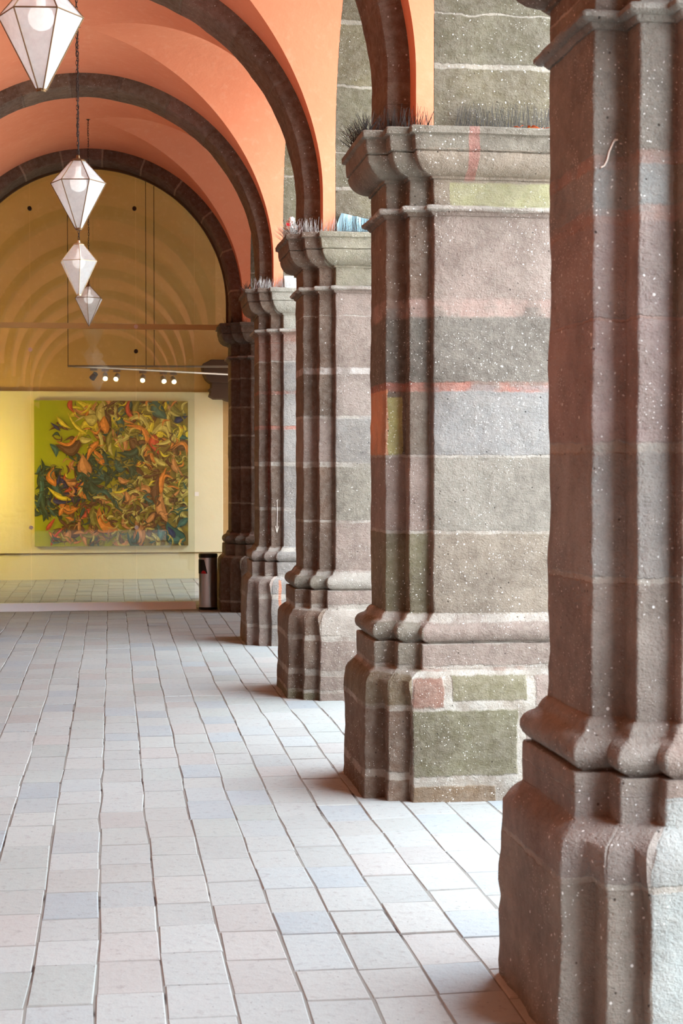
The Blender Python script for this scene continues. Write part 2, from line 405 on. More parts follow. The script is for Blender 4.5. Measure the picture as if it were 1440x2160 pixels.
m = MB(); m.box(20, 20.4, -16, 30, -.02, 4.2); tag(m.build('wall_far', M['plain_wall']), kind='structure')

# ------------------------------------------------------------------ vault
H2R = L/2-B; H2C = RC+1.66-H2R; H1R = 1.66
def yhalf(z): return H2R if z <= H2C else math.sqrt(max(0, H2R**2-(z-H2C)**2))
def xhalf(z): return H1R if z <= RC else math.sqrt(max(0, H1R**2-(z-RC)**2))
def zsamples():
    zs = [ZC-.06+i*(RC-ZC+.06)/5 for i in range(5)]
    zs += [RC+H1R*math.sin(a*PI/2/44) for a in range(45)]
    return zs
ZS = zsamples()
def vault_bay(n):
    """groin vault of one bay, groins meeting at the crown"""
    yc = yk(n)+L/2; V = []; F = []
    def strip(rows):
        b = len(V); m_ = len(rows[0])
        for r in rows: V.extend(r)
        for i in range(len(rows)-1):
            for j in range(m_-1):
                F.append((b+i*m_+j, b+i*m_+j+1, b+(i+1)*m_+j+1, b+(i+1)*m_+j))
    for sx in (-1, 1):      # barrel along the walk
        for sy in (-1, 1):
            rows = []
            for z in ZS:
                x = CX+sx*xhalf(z); ya = yhalf(z) if sx > 0 else 0; yb = L/2
                rows.append([(x, yc+sy*(ya+(yb-ya)*t/10), z) for t in range(11)])
            strip(rows)
    for sy in (-1, 1):      # cross barrel towards the courtyard and to the wall
        for sx in (1,):
            rows = []
            for z in ZS:
                y = yc+sy*yhalf(z); xa = xhalf(z); xb = XB-CX+.002
                rows.append([(CX+sx*(xa+(xb-xa)*t/10), y, z) for t in range(11)])
            strip(rows)
    o = mobj('ceiling', V, F, M['vault'], smooth=True); tag(o, kind='structure')
    me = o.data
    for s_ in range(1): pass
for n in range(-2, 5): vault_bay(n)

# arcade wall with its stone-lined arch openings
def arch_pts(n, steps=40):
    yc = yk(n)+L/2; P = [(yc-H2R, ZC)]
    P += [(yc-H2R*math.cos(PI*i/steps), H2C+H2R*math.sin(PI*i/steps)) for i in range(steps+1)]
    P.append((yc+H2R, ZC)); return P
def arcade_wall(x0, x1, zt, name, bays, mat):
    V = []; F = []
    def face(pts, x, flip):
        b = len(V); V.extend((x, p[0], p[1]) for p in pts); r = tuple(range(b, b+len(pts))); F.append(r[::-1] if flip else r)
    for n in bays:
        P = arch_pts(n)
        for i in range(len(P)-1):
            a, c = P[i], P[i+1]
            b = len(V); V.extend([(x0, a[0], a[1]), (x1, a[0], a[1]), (x1, c[0], c[1]), (x0, c[0], c[1])]); F.append((b, b+1, b+2, b+3))
            if abs(a[0]-c[0]) > 1e-6:
                for x, fl in ((x0, False), (x1, True)):
                    face([(a[0], a[1]), (c[0], c[1]), (c[0], zt), (a[0], zt)], x, fl)
        for x, fl in ((x0, False), (x1, True)):      # piers of wall between openings
            face([(yk(n)-.002, ZC), (P[0][0], ZC), (P[0][0], zt), (yk(n)-.002, zt)], x, fl)
            face([(P[-1][0], ZC), (yk(n+1)+.002, ZC), (yk(n+1)+.002, zt), (P[-1][0], zt)], x, fl)
    ya, yb = yk(bays[0]), yk(bays[-1]+1)
    for (y, fl) in ((ya, 0), (yb, 1)):
        b = len(V); V.extend([(x0, y, ZC), (x1, y, ZC), (x1, y, zt), (x0, y, zt)]); F.append((b, b+1, b+2, b+3))
    b = len(V); V.extend([(x0, ya, zt), (x1, ya, zt), (x1, yb, zt), (x0, yb, zt)]); F.append((b, b+1, b+2, b+3))
    return tag(mobj(name, V, F, mat), kind='structure')
arcade_wall(XB, XO-.05, 6.6, 'wall_right', list(range(-2, 5)), M['arcade'])
m = MB(); m.box(XL-.4, XL, yk(-2), 18.75, -.02, 6.6); tag(m.build('wall_left', M['leftwall']), kind='structure')
m = MB(); m.box(XL-.4, XO, yk(-2)-.3, yk(-2), -.02, 6.6); tag(m.build('wall_back', M['leftwall']), kind='structure')
m = MB(); m.box(-5, XO, yk(-2)-.3, 24.2, 6.6, 6.9); tag(m.build('ceiling', M['plain_wall']), kind='structure')
# the perpendicular walk that leaves the corner bay to the right: roofed and dim
m = MB(); m.box(XO+.001, 6.5, 15.0, 19.2, 5.3, 6.9); tag(m.build('ceiling', M['vault']), kind='structure')
m = MB(); m.box(XO+.001, 6.5, 15.0, 15.35, -.02, 5.3); tag(m.build('wall_front', M['arcade']), kind='structure')
m = MB(); m.box(XB+.3, 9.5, 19.0, 19.3, -.02, 5.3); tag(m.build('wall_corner', M['leftwall']), kind='structure')

# ------------------------------------------------------------------ transverse stone arches
def stone_arch(k, mat, label, ro=1.652):
    """round arch with straight stilts down to the cornice; mesh origin at its centre"""
    ri = CX*-1+XS; V = []; F = []; rnd = random.Random(k+40)
    zb = ZC-RC-.002; N = 96; c = .022
    # section, going from outside front to inside to outside back: (radius, y)
    sec = [(ro+.05, -A), (ri+c*1.6, -A), (ri+c*.5, -A+c*.35), (ri, -A+c*1.3), (ri, -A*.5), (ri, 0), (ri, A*.5), (ri, A-c*1.3), (ri+c*.5, A-c*.35), (ri+c*1.6, A), (ro+.05, A)]
    path = [(-1, zb+(0-zb)*i/6, None) for i in range(6)]+[(0, 0, PI*i/N) for i in range(N+1)]+[(1, zb+(0-zb)*i/6, None) for i in range(5, -1, -1)]
    m_ = len(sec)
    for (sx, z, a) in path:
        for (r, y) in sec:
            if a is None: p = Vector((sx*r, y, z))
            else: p = Vector((-r*math.cos(a), y, r*math.sin(a)))
            q = noise.noise(p*5+Vector((k*3, 0, 0)))*.007+noise.noise(p*22+Vector((k*3, 0, 0)))*.004
            d = Vector((p.x, 0, max(p.z, 0))); d = d.normalized() if d.length > .01 else Vector((1, 0, 0))
            p -= d*q; V.append(p)
    for i in range(len(path)-1):
        for j in range(m_-1):
            F.append((i*m_+j, i*m_+j+1, (i+1)*m_+j+1, (i+1)*m_+j))
    o = mobj('stone_arch', [tuple(v) for v in V], F, mat, loc=(CX, yk(k), RC), smooth=True)
    es = o.modifiers.new('edge', 'EDGE_SPLIT'); es.split_angle = math.radians(38)
    return tag(o, label, 'arch', None)
alab = {-1: 'dark stone arch furthest behind the camera', 0: 'dark stone arch directly behind the camera',
        1: 'dark stone arch overhead on the nearest pier, out of the top of the view',
        2: 'dark stone arch springing from the second pier, leaving the top',
        3: 'large dark stone arch rising from the third pier, cut by the top edge',
        4: 'dark stone arch crossing just below the nearest lantern, above the fourth pier',
        5: 'furthest stone arch with pale joints framing the yellow room'}
for k in range(-1, 6):
    stone_arch(k, M['rib_end' if k == 5 else 'rib'], alab[k])

# ------------------------------------------------------------------ compound piers
def plan(D, one_sided=False):
    """outline (near side, then far side mirrored): list of (x, y, nx, ny, concave_index)"""
    c = [(D, -B), (W1+W2, -B), (W1+W2, -A-V1), (W1, -A-V1), (W1, -A), (0, -A)]
    conv = {1, 3, 5}
    pts = []
    def seg(a, b, na, nb, n):
        for i in range(1, n):
            t = i/n; pts.append([a[0]+(b[0]-a[0])*t, a[1]+(b[1]-a[1])*t, na[0]+(nb[0]-na[0])*t, na[1]+(nb[1]-na[1])*t, None])
    R = .010
    N = [(1, -1)]+[(-1, -1)]*5
    side = []
    for i, p in enumerate(c):
        if i in conv:      # rounded outer corner
            for a in (0, .25, .5, .75, 1):
                th = a*PI/2
                side.append((p[0]+R-R*math.sin(th), p[1]+R-R*math.cos(th), -1, -1, None))
        elif i in (2, 4):
            side.append((p[0], p[1], -1, -1, i))
        else:
            side.append((p[0], p[1], 1, -1, None))
    half = []
    for i in range(len(side)):
        half.append(side[i])
        if i+1 < len(side):
            a, b = side[i], side[i+1]; d = math.hypot(a[0]-b[0], a[1]-b[1]); n = max(1, int(d/.045))
            for j in range(1, n):
                t = j/n; half.append(tuple([a[q]+(b[q]-a[q])*t for q in range(4)]+[None]))
    far = [(x, -y, nx, -ny, cc if cc is None else cc+100) for (x, y, nx, ny, cc) in half][::-1]
    a, b = half[-1], far[0]; n = 10
    mid = [tuple([a[q]+(b[q]-a[q])*j/n for q in range(4)]+[None]) for j in range(1, n)]
    return half+mid+far
PROF = {
 'plinth': [(-.01, .126), (.2, .125), (.5, .122), (.56, .118), (.583, .110), (.602, .094), (.616, .080), (.626, .068), (.634, .066)],
 'neck': [(.634, .066), (.70, .068), (.748, .068), (.756, .064)],
 'base_moulding': [(.756, .040), (.762, .044), (.770, .056), (.782, .068), (.80, .075), (.82, .074), (.838, .064), (.850, .048), (.857, .034), (.866, .026), (.880, .020), (.892, .012), (.900, .002)],
 'shaft': [(.900, 0), (2.828, 0)],
 'astragal': [(2.828, .006), (2.836, .014), (2.844, .018), (2.846, .032), (2.855, .042), (2.866, .043), (2.875, .034), (2.879, .010)],
 'necking': [(2.879, 0), (3.004, 0)],
 'cornice': [(3.004, .010), (3.016, .014), (3.020, .034), (3.034, .062), (3.056, .084), (3.085, .100), (3.116, .108), (3.121, .100), (3.126, .112), (3.160, .118), (3.192, .119), (3.197, .124), (3.201, .136), (3.228, .137), (3.235, .130)],
}
def tfill(z):
    if z < .44 or z > .632: return 0
    return min(.85, (z-.44)/.15*.85)
def prof_rows(name):
    P = PROF[name]; out = [P[0]]
    for a, b in zip(P, P[1:]):
        n = max(1, int((b[0]-a[0])/.045))
        for i in range(1, n+1):
            t = i/n; out.append((a[0]+(b[0]-a[0])*t, a[1]+(b[1]-a[1])*t))
    return out
def pier(k, D, loc, mat, mirror=False, label='', cat='pier', group=None, name='stone_pier'):
    root = empty(name, loc, label, cat, group)
    pl = plan(D); npl = len(pl)
    cidx = [i for i, p in enumerate(pl) if p[4] is not None]
    cv = {2: ((W1+W2, -B), (W1, -A-V1)), 4: ((W1, -A-V1), (0, -A))}
    groups = [('plinth', ['plinth']), ('base_moulding', ['neck', 'base_moulding']), ('shaft', ['shaft']), ('capital', ['necking']), ('astragal', ['astragal']), ('cornice', ['cornice'])]
    made = {}
    for pname, secs in groups:
        rows = []
        for s_ in secs: rows += prof_rows(s_)
        V = []; F = []
        for (z, p) in rows:
            t = tfill(z) if pname == 'plinth' else 0
            base = []
            for (x, y, nx, ny, cc) in pl: base.append([x+(min(nx, 0) if mirror else nx)*p, y+ny*p])
            if t > 0:
                for sgn in (1, -1):
                    for ci in (2, 4):
                        (a, b_) = cv[ci]; mx = (a[0]+b_[0])/2-p; my = ((a[1]+b_[1])/2-p)*sgn
                        q = [pp for pp in range(npl) if (sgn > 0) == (pl[pp][1] < 0)]
                        cxy = [(W1+W2, -A-V1), (W1, -A)][0 if ci == 2 else 1]
                        cc0 = (cxy[0]-p, (cxy[1]-p)*sgn)
                        for i in q:      # pull the inner corner out towards the chord between the two outer corners
                            bx, by = base[i]
                            d = max(abs(bx-cc0[0]), abs(by-cc0[1]))
                            span = max(abs(a[0]-b_[0]), abs(a[1]-b_[1]))
                            lo0, hi0 = min(a[0], b_[0])-p-.001, max(a[0], b_[0])-p+.001
                            ylo, yhi = sorted(((a[1]-p)*sgn, (b_[1]-p)*sgn))
                            if lo0 <= bx <= hi0 and ylo-.001 <= by <= yhi+.001:
                                f = max(0, 1-d/span)*t
                                base[i] = [bx+(mx-cc0[0])*f, by+(my-cc0[1])*f]
            for i, (x, y) in enumerate(base):
                nx, ny = pl[i][2], pl[i][3]
                q = noise.noise(Vector((x*6+k*7, y*6, z*5)))*.0055+noise.noise(Vector((x*25+k*7, y*25, z*22)))*.0035
                if pname == 'plinth': q *= 1.7
                V.append(((-1 if mirror else 1)*(x-nx*q), y-ny*q, z+noise.noise(Vector((x*8, y*8, k*5.5)))*(.0 if z < .01 else .004)))
        for i in range(len(rows)-1):
            for j in range(npl):
                a, b_ = i*npl+j, i*npl+(j+1) % npl
                F.append((a, b_, b_+npl, a+npl) if mirror else (a, a+npl, b_+npl, b_))
        F.append(tuple(range((len(rows)-1)*npl, len(rows)*npl))); F.append(tuple(range(npl-1, -1, -1)))
        o = mobj(pname, V, F, mat, made['capital'] if pname in ('astragal', 'cornice') else root, smooth=True); made[pname] = o
        es = o.modifiers.new('edge', 'EDGE_SPLIT'); es.split_angle = math.radians(40)
    return root
plab = {1: 'nearest brown and pink stone pier at the right edge, cut by the frame',
        2: 'second stone pier, broad speckled face with an orange patch and a yellow patch',
        3: 'third stone pier, pinkish blocks with wide white joints and a blue sheet on its top',
        4: 'fourth stone pier, with red stains and an arrow scratched on its shaft',
        5: 'furthest dark stone pier beside the steel bin and the glass screen'}
PIERS = {}
for k in range(0, 6):
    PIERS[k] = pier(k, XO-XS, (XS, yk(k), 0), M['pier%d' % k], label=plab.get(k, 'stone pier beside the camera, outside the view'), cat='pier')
for k in range(1, 6):
    pier(k+20, .208, (2*CX-XS, yk(k), 0), M['pier0'], True, 'half pier of stone standing against the left wall', 'pilaster', 'half piers along the left wall', 'stone_pilaster')

# chalk arrow on the fourth pier, pale scratch on the nearest
def strokes(name, mat, parent, lines, w, y):
    m = MB()
    for pts in lines:
        for a, b in zip(pts, pts[1:]):
            d = Vector((b[0]-a[0], b[1]-a[1])).normalized(); nx, nz = -d.y*w, d.x*w
            m.add([(a[0]+nx, y, a[1]+nz), (a[0]-nx, y, a[1]-nz), (b[0]-nx, y, b[1]-nz), (b[0]+nx, y, b[1]+nz),
                   (a[0]+nx, y+.012, a[1]+nz), (a[0]-nx, y+.012, a[1]-nz), (b[0]-nx, y+.012, b[1]-nz), (b[0]+nx, y+.012, b[1]+nz)],
                  [(0, 1, 2, 3), (4, 7, 6, 5), (0, 4, 5, 1), (1, 5, 6, 2), (2, 6, 7, 3), (3, 7, 4, 0)])
    return m.build(name, mat, parent)
a = strokes('chalk_arrow', M['chalk'], PIERS[4], [[(.158, 1.32), (.160, 1.20), (.156, 1.02)], [(.142, 1.085), (.156, 1.02), (.172, 1.08)], [(.152, 1.31), (.166, 1.325)]], .0022, -A-V1-.008)
a['label'] = 'pale chalk arrow pointing down'
a = strokes('chalk_scribble', M['chalk'], PIERS[1], [[(.022, 2.445), (.032, 2.45), (.040, 2.465), (.046, 2.49), (.056, 2.512), (.064, 2.525)], [(.058, 2.52), (.070, 2.524)]], .002, -A-.006)
a['label'] = 'pale scratched curve'

# ------------------------------------------------------------------ bird spikes on the cornices
def spikes(k, path, dens, mat, label, hmin=.07, hmax=.125, fan=.5, seed=0):
    """path: list of (x, y, outward direction) in pier coordinates on the cornice top"""
    rnd = random.Random(seed); root = empty('bird_spike_strip', (XS+path[0][0], yk(k)+path[0][1], ZC), label, 'bird spikes', None)
    ox, oy = path[0][0], path[0][1]
    mb = MB(); sp = MB()
    for (x0, y0, d0), (x1, y1, d1) in zip(path, path[1:]):
        ln = math.hypot(x1-x0, y1-y0)
        if ln < 1e-4: continue
        tx, ty = (x1-x0)/ln, (y1-y0)/ln; w_ = .012
        q = [(x0-ox-ty*w_, y0-oy+tx*w_), (x0-ox+ty*w_, y0-oy-tx*w_), (x1-ox+ty*w_, y1-oy-tx*w_), (x1-ox-ty*w_, y1-oy+tx*w_)]
        mb.add([(a, b, .0) for a, b in q]+[(a, b, .006) for a, b in q], [(0, 1, 2, 3), (4, 7, 6, 5), (0, 4, 5, 1), (1, 5, 6, 2), (2, 6, 7, 3), (3, 7, 4, 0)])
        n = max(2, int(ln*dens))
        for i in range(n):
            t = (i+rnd.random()*.6)/n; d = d0+(d1-d0)*t
            x = x0+(x1-x0)*t-ox; y = y0+(y1-y0)*t-oy
            lean = rnd.choice((-1, -.4, .1, .6, 1.2))*fan+rnd.uniform(-.08, .08); al = rnd.uniform(-.28, .28)
            h = rnd.uniform(hmin, hmax)
            v = Vector((math.cos(d)*math.sin(lean)+tx*math.sin(al), math.sin(d)*math.sin(lean)+ty*math.sin(al), math.cos(lean))).normalized()
            sp.bar((x, y, .004), Vector((x, y, .004))+v*h, .0017, 4, .0008)
    mb.build('plastic_base', M['spikebase'], root)
    s_ = sp.build('spikes', mat, root); s_['kind'] = 'stuff'
    return root
q = .095
def cornice_path(far=True, face=.35):
    P = []
    if far: P.append((-q, A*.9, PI))
    P += [(-q, -A, PI), (-q, -A-q+.02, PI*1.2), (W1-q, -A-q, PI*1.4), (W1-q, -A-V1-q, PI*1.4), (W1+W2-q, -A-V1-q, PI*1.5), (W1+W2-q, -B-q, PI*1.5)]
    return P
spikes(2, [(-q-.01, A*.9, PI), (-q-.01, -A, PI), (-q, -A-q+.02, PI*1.2), (W1-q, -A-q+.03, PI*1.4), (W1-q+.02, -A-V1-q+.04, PI*1.4), (W1+W2-q, -A-V1-q+.04, PI*1.5), (W1+W2-.02, -B-.03, PI*1.5)], 300, M['spike'], 'brown bristling bird spikes fanning over the left corner of the second pier', .07, .125, .75, 2)
spikes(2, [(.30, -B-.06, PI*1.5), (.80, -B-.06, PI*1.5)], 210, M['spike'], 'straight row of bird spikes along the front cornice of the second pier', .085, .13, .16, 3)
spikes(3, [(-q, A*.5, PI), (-q, -A, PI), (-q, -A-q+.02, PI*1.2), (W1-q, -A-q+.02, PI*1.4), (W1-q, -A-V1-q+.02, PI*1.4), (W1+W2-.06, -A-V1-q+.03, PI*1.5), (W1+W2+.02, -B-.05, PI*1.5)], 240, M['spikepale'], 'pale wiry bird spikes on the left corner of the third pier', .06, .12, .8, 4)
spikes(3, [(.24, -B-.085, PI*1.5), (.47, -B-.085, PI*1.5)], 190, M['spike'], 'row of upright bird spikes in front of the blue sheet on the third pier', .09, .125, .12, 5)
spikes(4, [(-q, A*.5, PI), (-q, -A, PI)], 260, M['spike'], 'dark drooping bird spikes on the outer edge of the fourth pier', .05, .09, 1.1, 6)
spikes(4, [(-q+.03, -A-q+.02, PI*1.2), (W1-q, -A-q+.02, PI*1.4), (W1-q, -A-V1-q+.02, PI*1.4), (W1+W2-.04, -A-V1-q+.03, PI*1.5), (W1+W2+.03, -B-.08, PI*1.5)], 240, M['spikepale'], 'white wiry bird spikes on the front of the fourth pier', .06, .11, .5, 7)
spikes(5, [(-q+.02, -A-q+.03, PI*1.2), (W1-q, -A-q+.03, PI*1.4), (W1-q, -A-V1-q+.03, PI*1.4), (W1+W2-.04, -A-V1-q+.03, PI*1.5)], 150, M['spike'], 'short sparse bird spikes on the furthest pier by the room', .06, .10, .6, 8)

# blue sheet on the third cornice
m = MB(); n = 16; V = []; F = []
for i in range(n+1):
    t = i/n; xx = .215+.245*t; hh = .145-.05*t if t > .12 else .06+.085*t/.12
    yy = -B-.035+.006*math.sin(t*19)
    V += [(xx, yy, 0), (xx, yy-.012+.004*math.sin(t*31), hh), (xx, yy+.008, hh*.98), (xx, yy+.014, 0)]
for i in range(n):
    for j in range(4): F.append((i*4+j, i*4+(j+1) % 4, (i+1)*4+(j+1) % 4, (i+1)*4+j))
F += [(0, 1, 2, 3), (n*4+3, n*4+2, n*4+1, n*4)]
tag(mobj('plastic_sheet', V, F, M['bluep'], loc=(XS, yk(3), ZC)), 'pale blue plastic sheet standing behind the spikes on the third pier', 'sheet')
# clear bottle with white cap
b = empty('plastic_bottle', (XS-.085, yk(3)-A-.03, ZC), 'crumpled shiny white bottle with a bit of red on the corner of the third pier', 'bottle')
def blob(name, mat, parent, R, c, sc, amp, fr, seed):
    V = []; F = []; nu, nv = 20, 12
    for j in range(nv+1):
        th = PI*j/nv
        for i in range(nu):
            ph = 2*PI*i/nu; d = Vector((math.sin(th)*math.cos(ph), math.sin(th)*math.sin(ph), math.cos(th)))
            r = R*(1+amp*noise.noise(d*fr+Vector((seed, 0, 0))))
            V.append((c[0]+d.x*r*sc[0], c[1]+d.y*r*sc[1], c[2]+d.z*r*sc[2]))
    for j in range(nv):
        for i in range(nu): F.append((j*nu+i, (j+1)*nu+i, (j+1)*nu+(i+1) % nu, j*nu+(i+1) % nu))
    return mobj(name, V, F, mat, parent)
M['gloss'] = plain('shiny_crumpled_plastic', (214, 212, 204), .12, .6)
blob('bottle_body', M['gloss'], b, .042, (0, 0, .05), (1, 1, 1.15), .5, 2.6, 3)
blob('bottle_cap', M['white'], b, .022, (.004, 0, .108), (1, 1, 1.1), .3, 2, 5)
m = MB(); m.box(-.04, -.006, -.040, -.026, .062, .082); m.build('red_label', M['redlens'], b)
# white ribbed block standing in for overexposed bird spikes on the fourth pier
m = MB(); m.box(0, .14, -.01, .004, 0, .02); m.box(.0, .085, -.006, .004, .02, .115); m.box(.085, .14, -.006, .004, .02, .095)
for i in range(10): m.box(.005+i*.0135, .010+i*.0135, -.014, -.006, .015, .09)
tag(bevel(m.build('spike_glare_block', M['white'], loc=(XS+.215, yk(4)-B-.04, ZC)), .003), 'small white ribbed block for overexposed spikes on top of the fourth pier', 'block')
tag(blob('orange_pebble', M['orange'], None, .02, (XS+.475, yk(3)-B-.09, ZC+.014), (1.1, .8, .7), .4, 2, 9), 'small orange stone on the cornice of the third pier', 'stone')
# fallen leaves on the second cornice
rnd = random.Random(12)
for i in range(16):
    px = .60+.16*(i/15)+rnd.uniform(-.01, .01)
    if i < 4: px = .53+rnd.uniform(0, .1)
    V = []; F = []; s_ = rnd.uniform(.014, .024); nn = 6
    for j in range(nn+1):
        t = j/nn; wd = math.sin(PI*t)*.45*s_; cu = .3*s_*math.sin(t*PI)
        V += [((t-.5)*s_*2, -wd, cu+.002), ((t-.5)*s_*2, 0, cu*.5+.002), ((t-.5)*s_*2, wd, cu+.002)]
    for j in range(nn): F += [(j*3, j*3+1, j*3+4, j*3+3), (j*3+1, j*3+2, j*3+5, j*3+4)]
    o = mobj('fallen_leaf', V, F, M['leafy' if i % 3 == 0 else 'leaf'], loc=(XS+px, yk(2)-B-.055-rnd.uniform(0, .055), ZC+.001+.004*(i % 3)))
    o.rotation_euler = (rnd.uniform(-.6, .6), rnd.uniform(-.4, .4), rnd.uniform(0, 6))
    sm = o.modifiers.new('solid', 'SOLIDIFY'); sm.thickness = .0008
    tag(o, 'curled %s fallen leaf in the heap on the cornice of the second pier' % ('yellow' if i % 3 == 0 else 'orange'), 'leaf', 'yellow leaves on the cornice' if i % 3 == 0 else 'orange leaves on the cornice')

# ------------------------------------------------------------------ hanging lanterns
def lantern(y, x, ztop, zeq, zbot, R, rot, tilt, frame, label, rt=.045, rb=.02):
    root = empty('hanging_lantern', (x, y, zbot), label, 'lantern', None)
    H = ztop-zbot; E_ = zeq-zbot
    def ring(r, z): return [Vector((r*math.cos(rot+i*PI/3), r*math.sin(rot+i*PI/3), z)) for i in range(6)]
    T, Q, Bt = ring(rt, H), ring(R, E_), ring(rb, 0)
    g = MB()
    for i in range(6):
        j = (i+1) % 6
        g.add([T[i], T[j], Q[j], Q[i]], [(0, 3, 2, 1)]); g.add([Q[i], Q[j], Bt[j], Bt[i]], [(0, 3, 2, 1)])
    go = g.build('glass_panes', M['frost'], root)
    sm = go.modifiers.new('solid', 'SOLIDIFY'); sm.thickness = .003; sm.offset = -1
    f = MB(); r_ = .0028
    for i in range(6):
        j = (i+1) % 6
        f.bar(T[i], Q[i], r_, 6); f.bar(Q[i], Bt[i], r_, 6); f.bar(Q[i], Q[j], r_, 6); f.bar(T[i], T[j], r_, 6); f.bar(Bt[i], Bt[j], r_, 6)
    f.build('frame', frame, root)
    c = MB(); c.lathe([(rt*.95, 0), (rt, .004), (rt*.7, .012), (.012, .018), (.010, .034), (.004, .04)], (0, 0, H), 18); c.build('cap', frame, root)
    c = MB(); c.lathe([(rb*.9, -.008), (rb, 0), (rb, .004)], (0, 0, 0), 12); c.build('bottom_plate', frame, root)
    s_ = MB(); s_.bar((0, 0, H), (0, 0, H-.035), .016, 12); s_.build('socket', M['white'], root)
    s_ = MB(); s_.lathe([(.05*math.sin(PI*i/14)+1e-4, -.05*math.cos(PI*i/14)) for i in range(15)], (0, 0, E_-.002), 24); bo = s_.build('bulb', M['bulb'], root, smooth=True)
    s_ = MB(); s_.lathe([(.018, 0), (.016, H-E_-.07)], (0, 0, E_+.035), 12); s_.build('bulb_neck', M['bulb'], bo, smooth=True)
    zc_ = RC+H1R-zbot+.01; ch = MB(); z = H+.04; i = 0
    while z < zc_-.005:
        Mx = Matrix.Rotation(PI/2, 3, 'X') if i % 2 == 0 else (Matrix.Rotation(PI/2, 3, 'Z') @ Matrix.Rotation(PI/2, 3, 'X'))
        ch.torus((0, 0, z+.014), .010, .0022, Mx, .75, 1.6, 10, 5); z += .0265; i += 1
    ch.build('chain', M['iron'], root)
    w_ = MB(); n = 24
    pts = [Vector((.006*math.sin(i_*1.9), .006*math.cos(i_*1.7), H+.03+(zc_-H-.04)*i_/n)) for i_ in range(n+1)]
    for a_, b_ in zip(pts, pts[1:]): w_.bar(a_, b_, .0022, 5)
    w_.build('cable', M['iron'], root)
    c = MB(); c.lathe([(.05, 0), (.03, -.012), (.006, -.02)], (0, 0, zc_+.004), 16); c.build('ceiling_hook', M['iron'], root)
    root.rotation_euler.y = tilt
    return root
lantern(yk(1.5), -.262, 3.475, 3.338, 3.06, .163, -.10, 0, M['bronze'], 'nearest and largest frosted glass lantern, cut by the top left corner')
lantern(yk(2.5), -.188, 3.438, 3.308, 3.037, .164, -.10, -.006, M['bronze'], 'second frosted glass lantern with dark frame, hanging in front of the stone arches')
lantern(yk(3.5), -.255, 3.413, 3.277, 3.012, .160, -.44, 0, M['paleframe'], 'third glass lantern with a pale gold frame, just below another lantern')
lantern(yk(4.5), -.222, 3.468, 3.342, 3.067, .150, .42, 0, M['bronze'], 'furthest and smallest lantern with dull grey panes in front of the yellow wall', .02, .006)

# ------------------------------------------------------------------ glass screen in the last arch
GY = 18.72
m = MB(); xa_, xb_ = 2*CX-XS+.02, .955; kp = [(GY-.20, -.01), (GY-.20, .006), (GY-.03, .078), (GY+.05, .078), (GY+.05, -.01)]  # kerb front sloped and near-white so the strip catches more light
m.add([(x_, a_, b_) for x_ in (xa_, xb_) for a_, b_ in kp], [(0, 1, 2, 3, 4), (9, 8, 7, 6, 5)]+[(i, 5+i, 5+(i+1) % 5, (i+1) % 5) for i in range(5)])
tag(m.build('trim_1', M['kerb']), kind='structure')
def pane(x0, x1, z0, ztop, name):
    """one pane, its head cut to the arch"""
    V = []; F = []; R = 1.525; n = 14
    xs = [x0+(x1-x0)*i/n for i in range(n+1)]; t = .006
    for x in xs:
        zt = min(ztop, RC+math.sqrt(max(0.0, R*R-(x-CX)**2)))
        V += [(x, -t, z0), (x, t, z0), (x, t, zt), (x, -t, zt)]
    for i in range(n):
        for j in range(4): F.append((i*4+j, i*4+(j+1) % 4, (i+1)*4+(j+1) % 4, (i+1)*4+j))
    F += [(0, 1, 2, 3), (n*4+3, n*4+2, n*4+1, n*4)]
    o = mobj(name, V, F, M['glass'], loc=(0, GY, 0)); return tag(o, kind='structure')
xsplit = [-1.66, -.905, .283, .95]
wn = 1
for i in range(3):
    pane(xsplit[i]+.003, xsplit[i+1]-.003, .07, 3.20, 'window_%d' % wn); wn += 1
    pane(xsplit[i]+.003, xsplit[i+1]-.003, 3.265, 9, 'window_%d' % wn); wn += 1
pane(.953, 1.19, 3.265, 9, 'window_%d' % wn)
m = MB(); m.box(-1.73, 1.22, GY-.02, GY+.02, 3.202, 3.262); tag(m.build('timber_rail', M['wood']), 'brown horizontal rail across the glass screen at capital height', 'rail')
# steel fittings at the pane joints
fz = [(-.905, 4.55, 'iron'), (.270, 4.575, 'iron'), (-.905, 2.957, 'steel'), (.283, 2.95, 'iron'), (-.905, .94, 'steel'), (.283, .935, 'steel'), (.283, 3.232, 'steel')]
fl = ['dark round fitting high on the left joint of the glass', 'dark round fitting high on the right joint of the glass', 'small round fitting left of the spotlights', 'small round fitting above the spotlights', 'round steel fitting beside the lower left corner of the painting', 'round steel fitting over the lower part of the painting', 'bright square fitting on the brown rail']
for (x, z, mt), lb in zip(fz, fl):
    f = MB(); f.bar((0, -.03, 0), (0, .02, 0), .024, 16)
    tag(f.build('glass_fitting', M[mt], loc=(x, GY, z), smooth=False), lb, 'fitting')
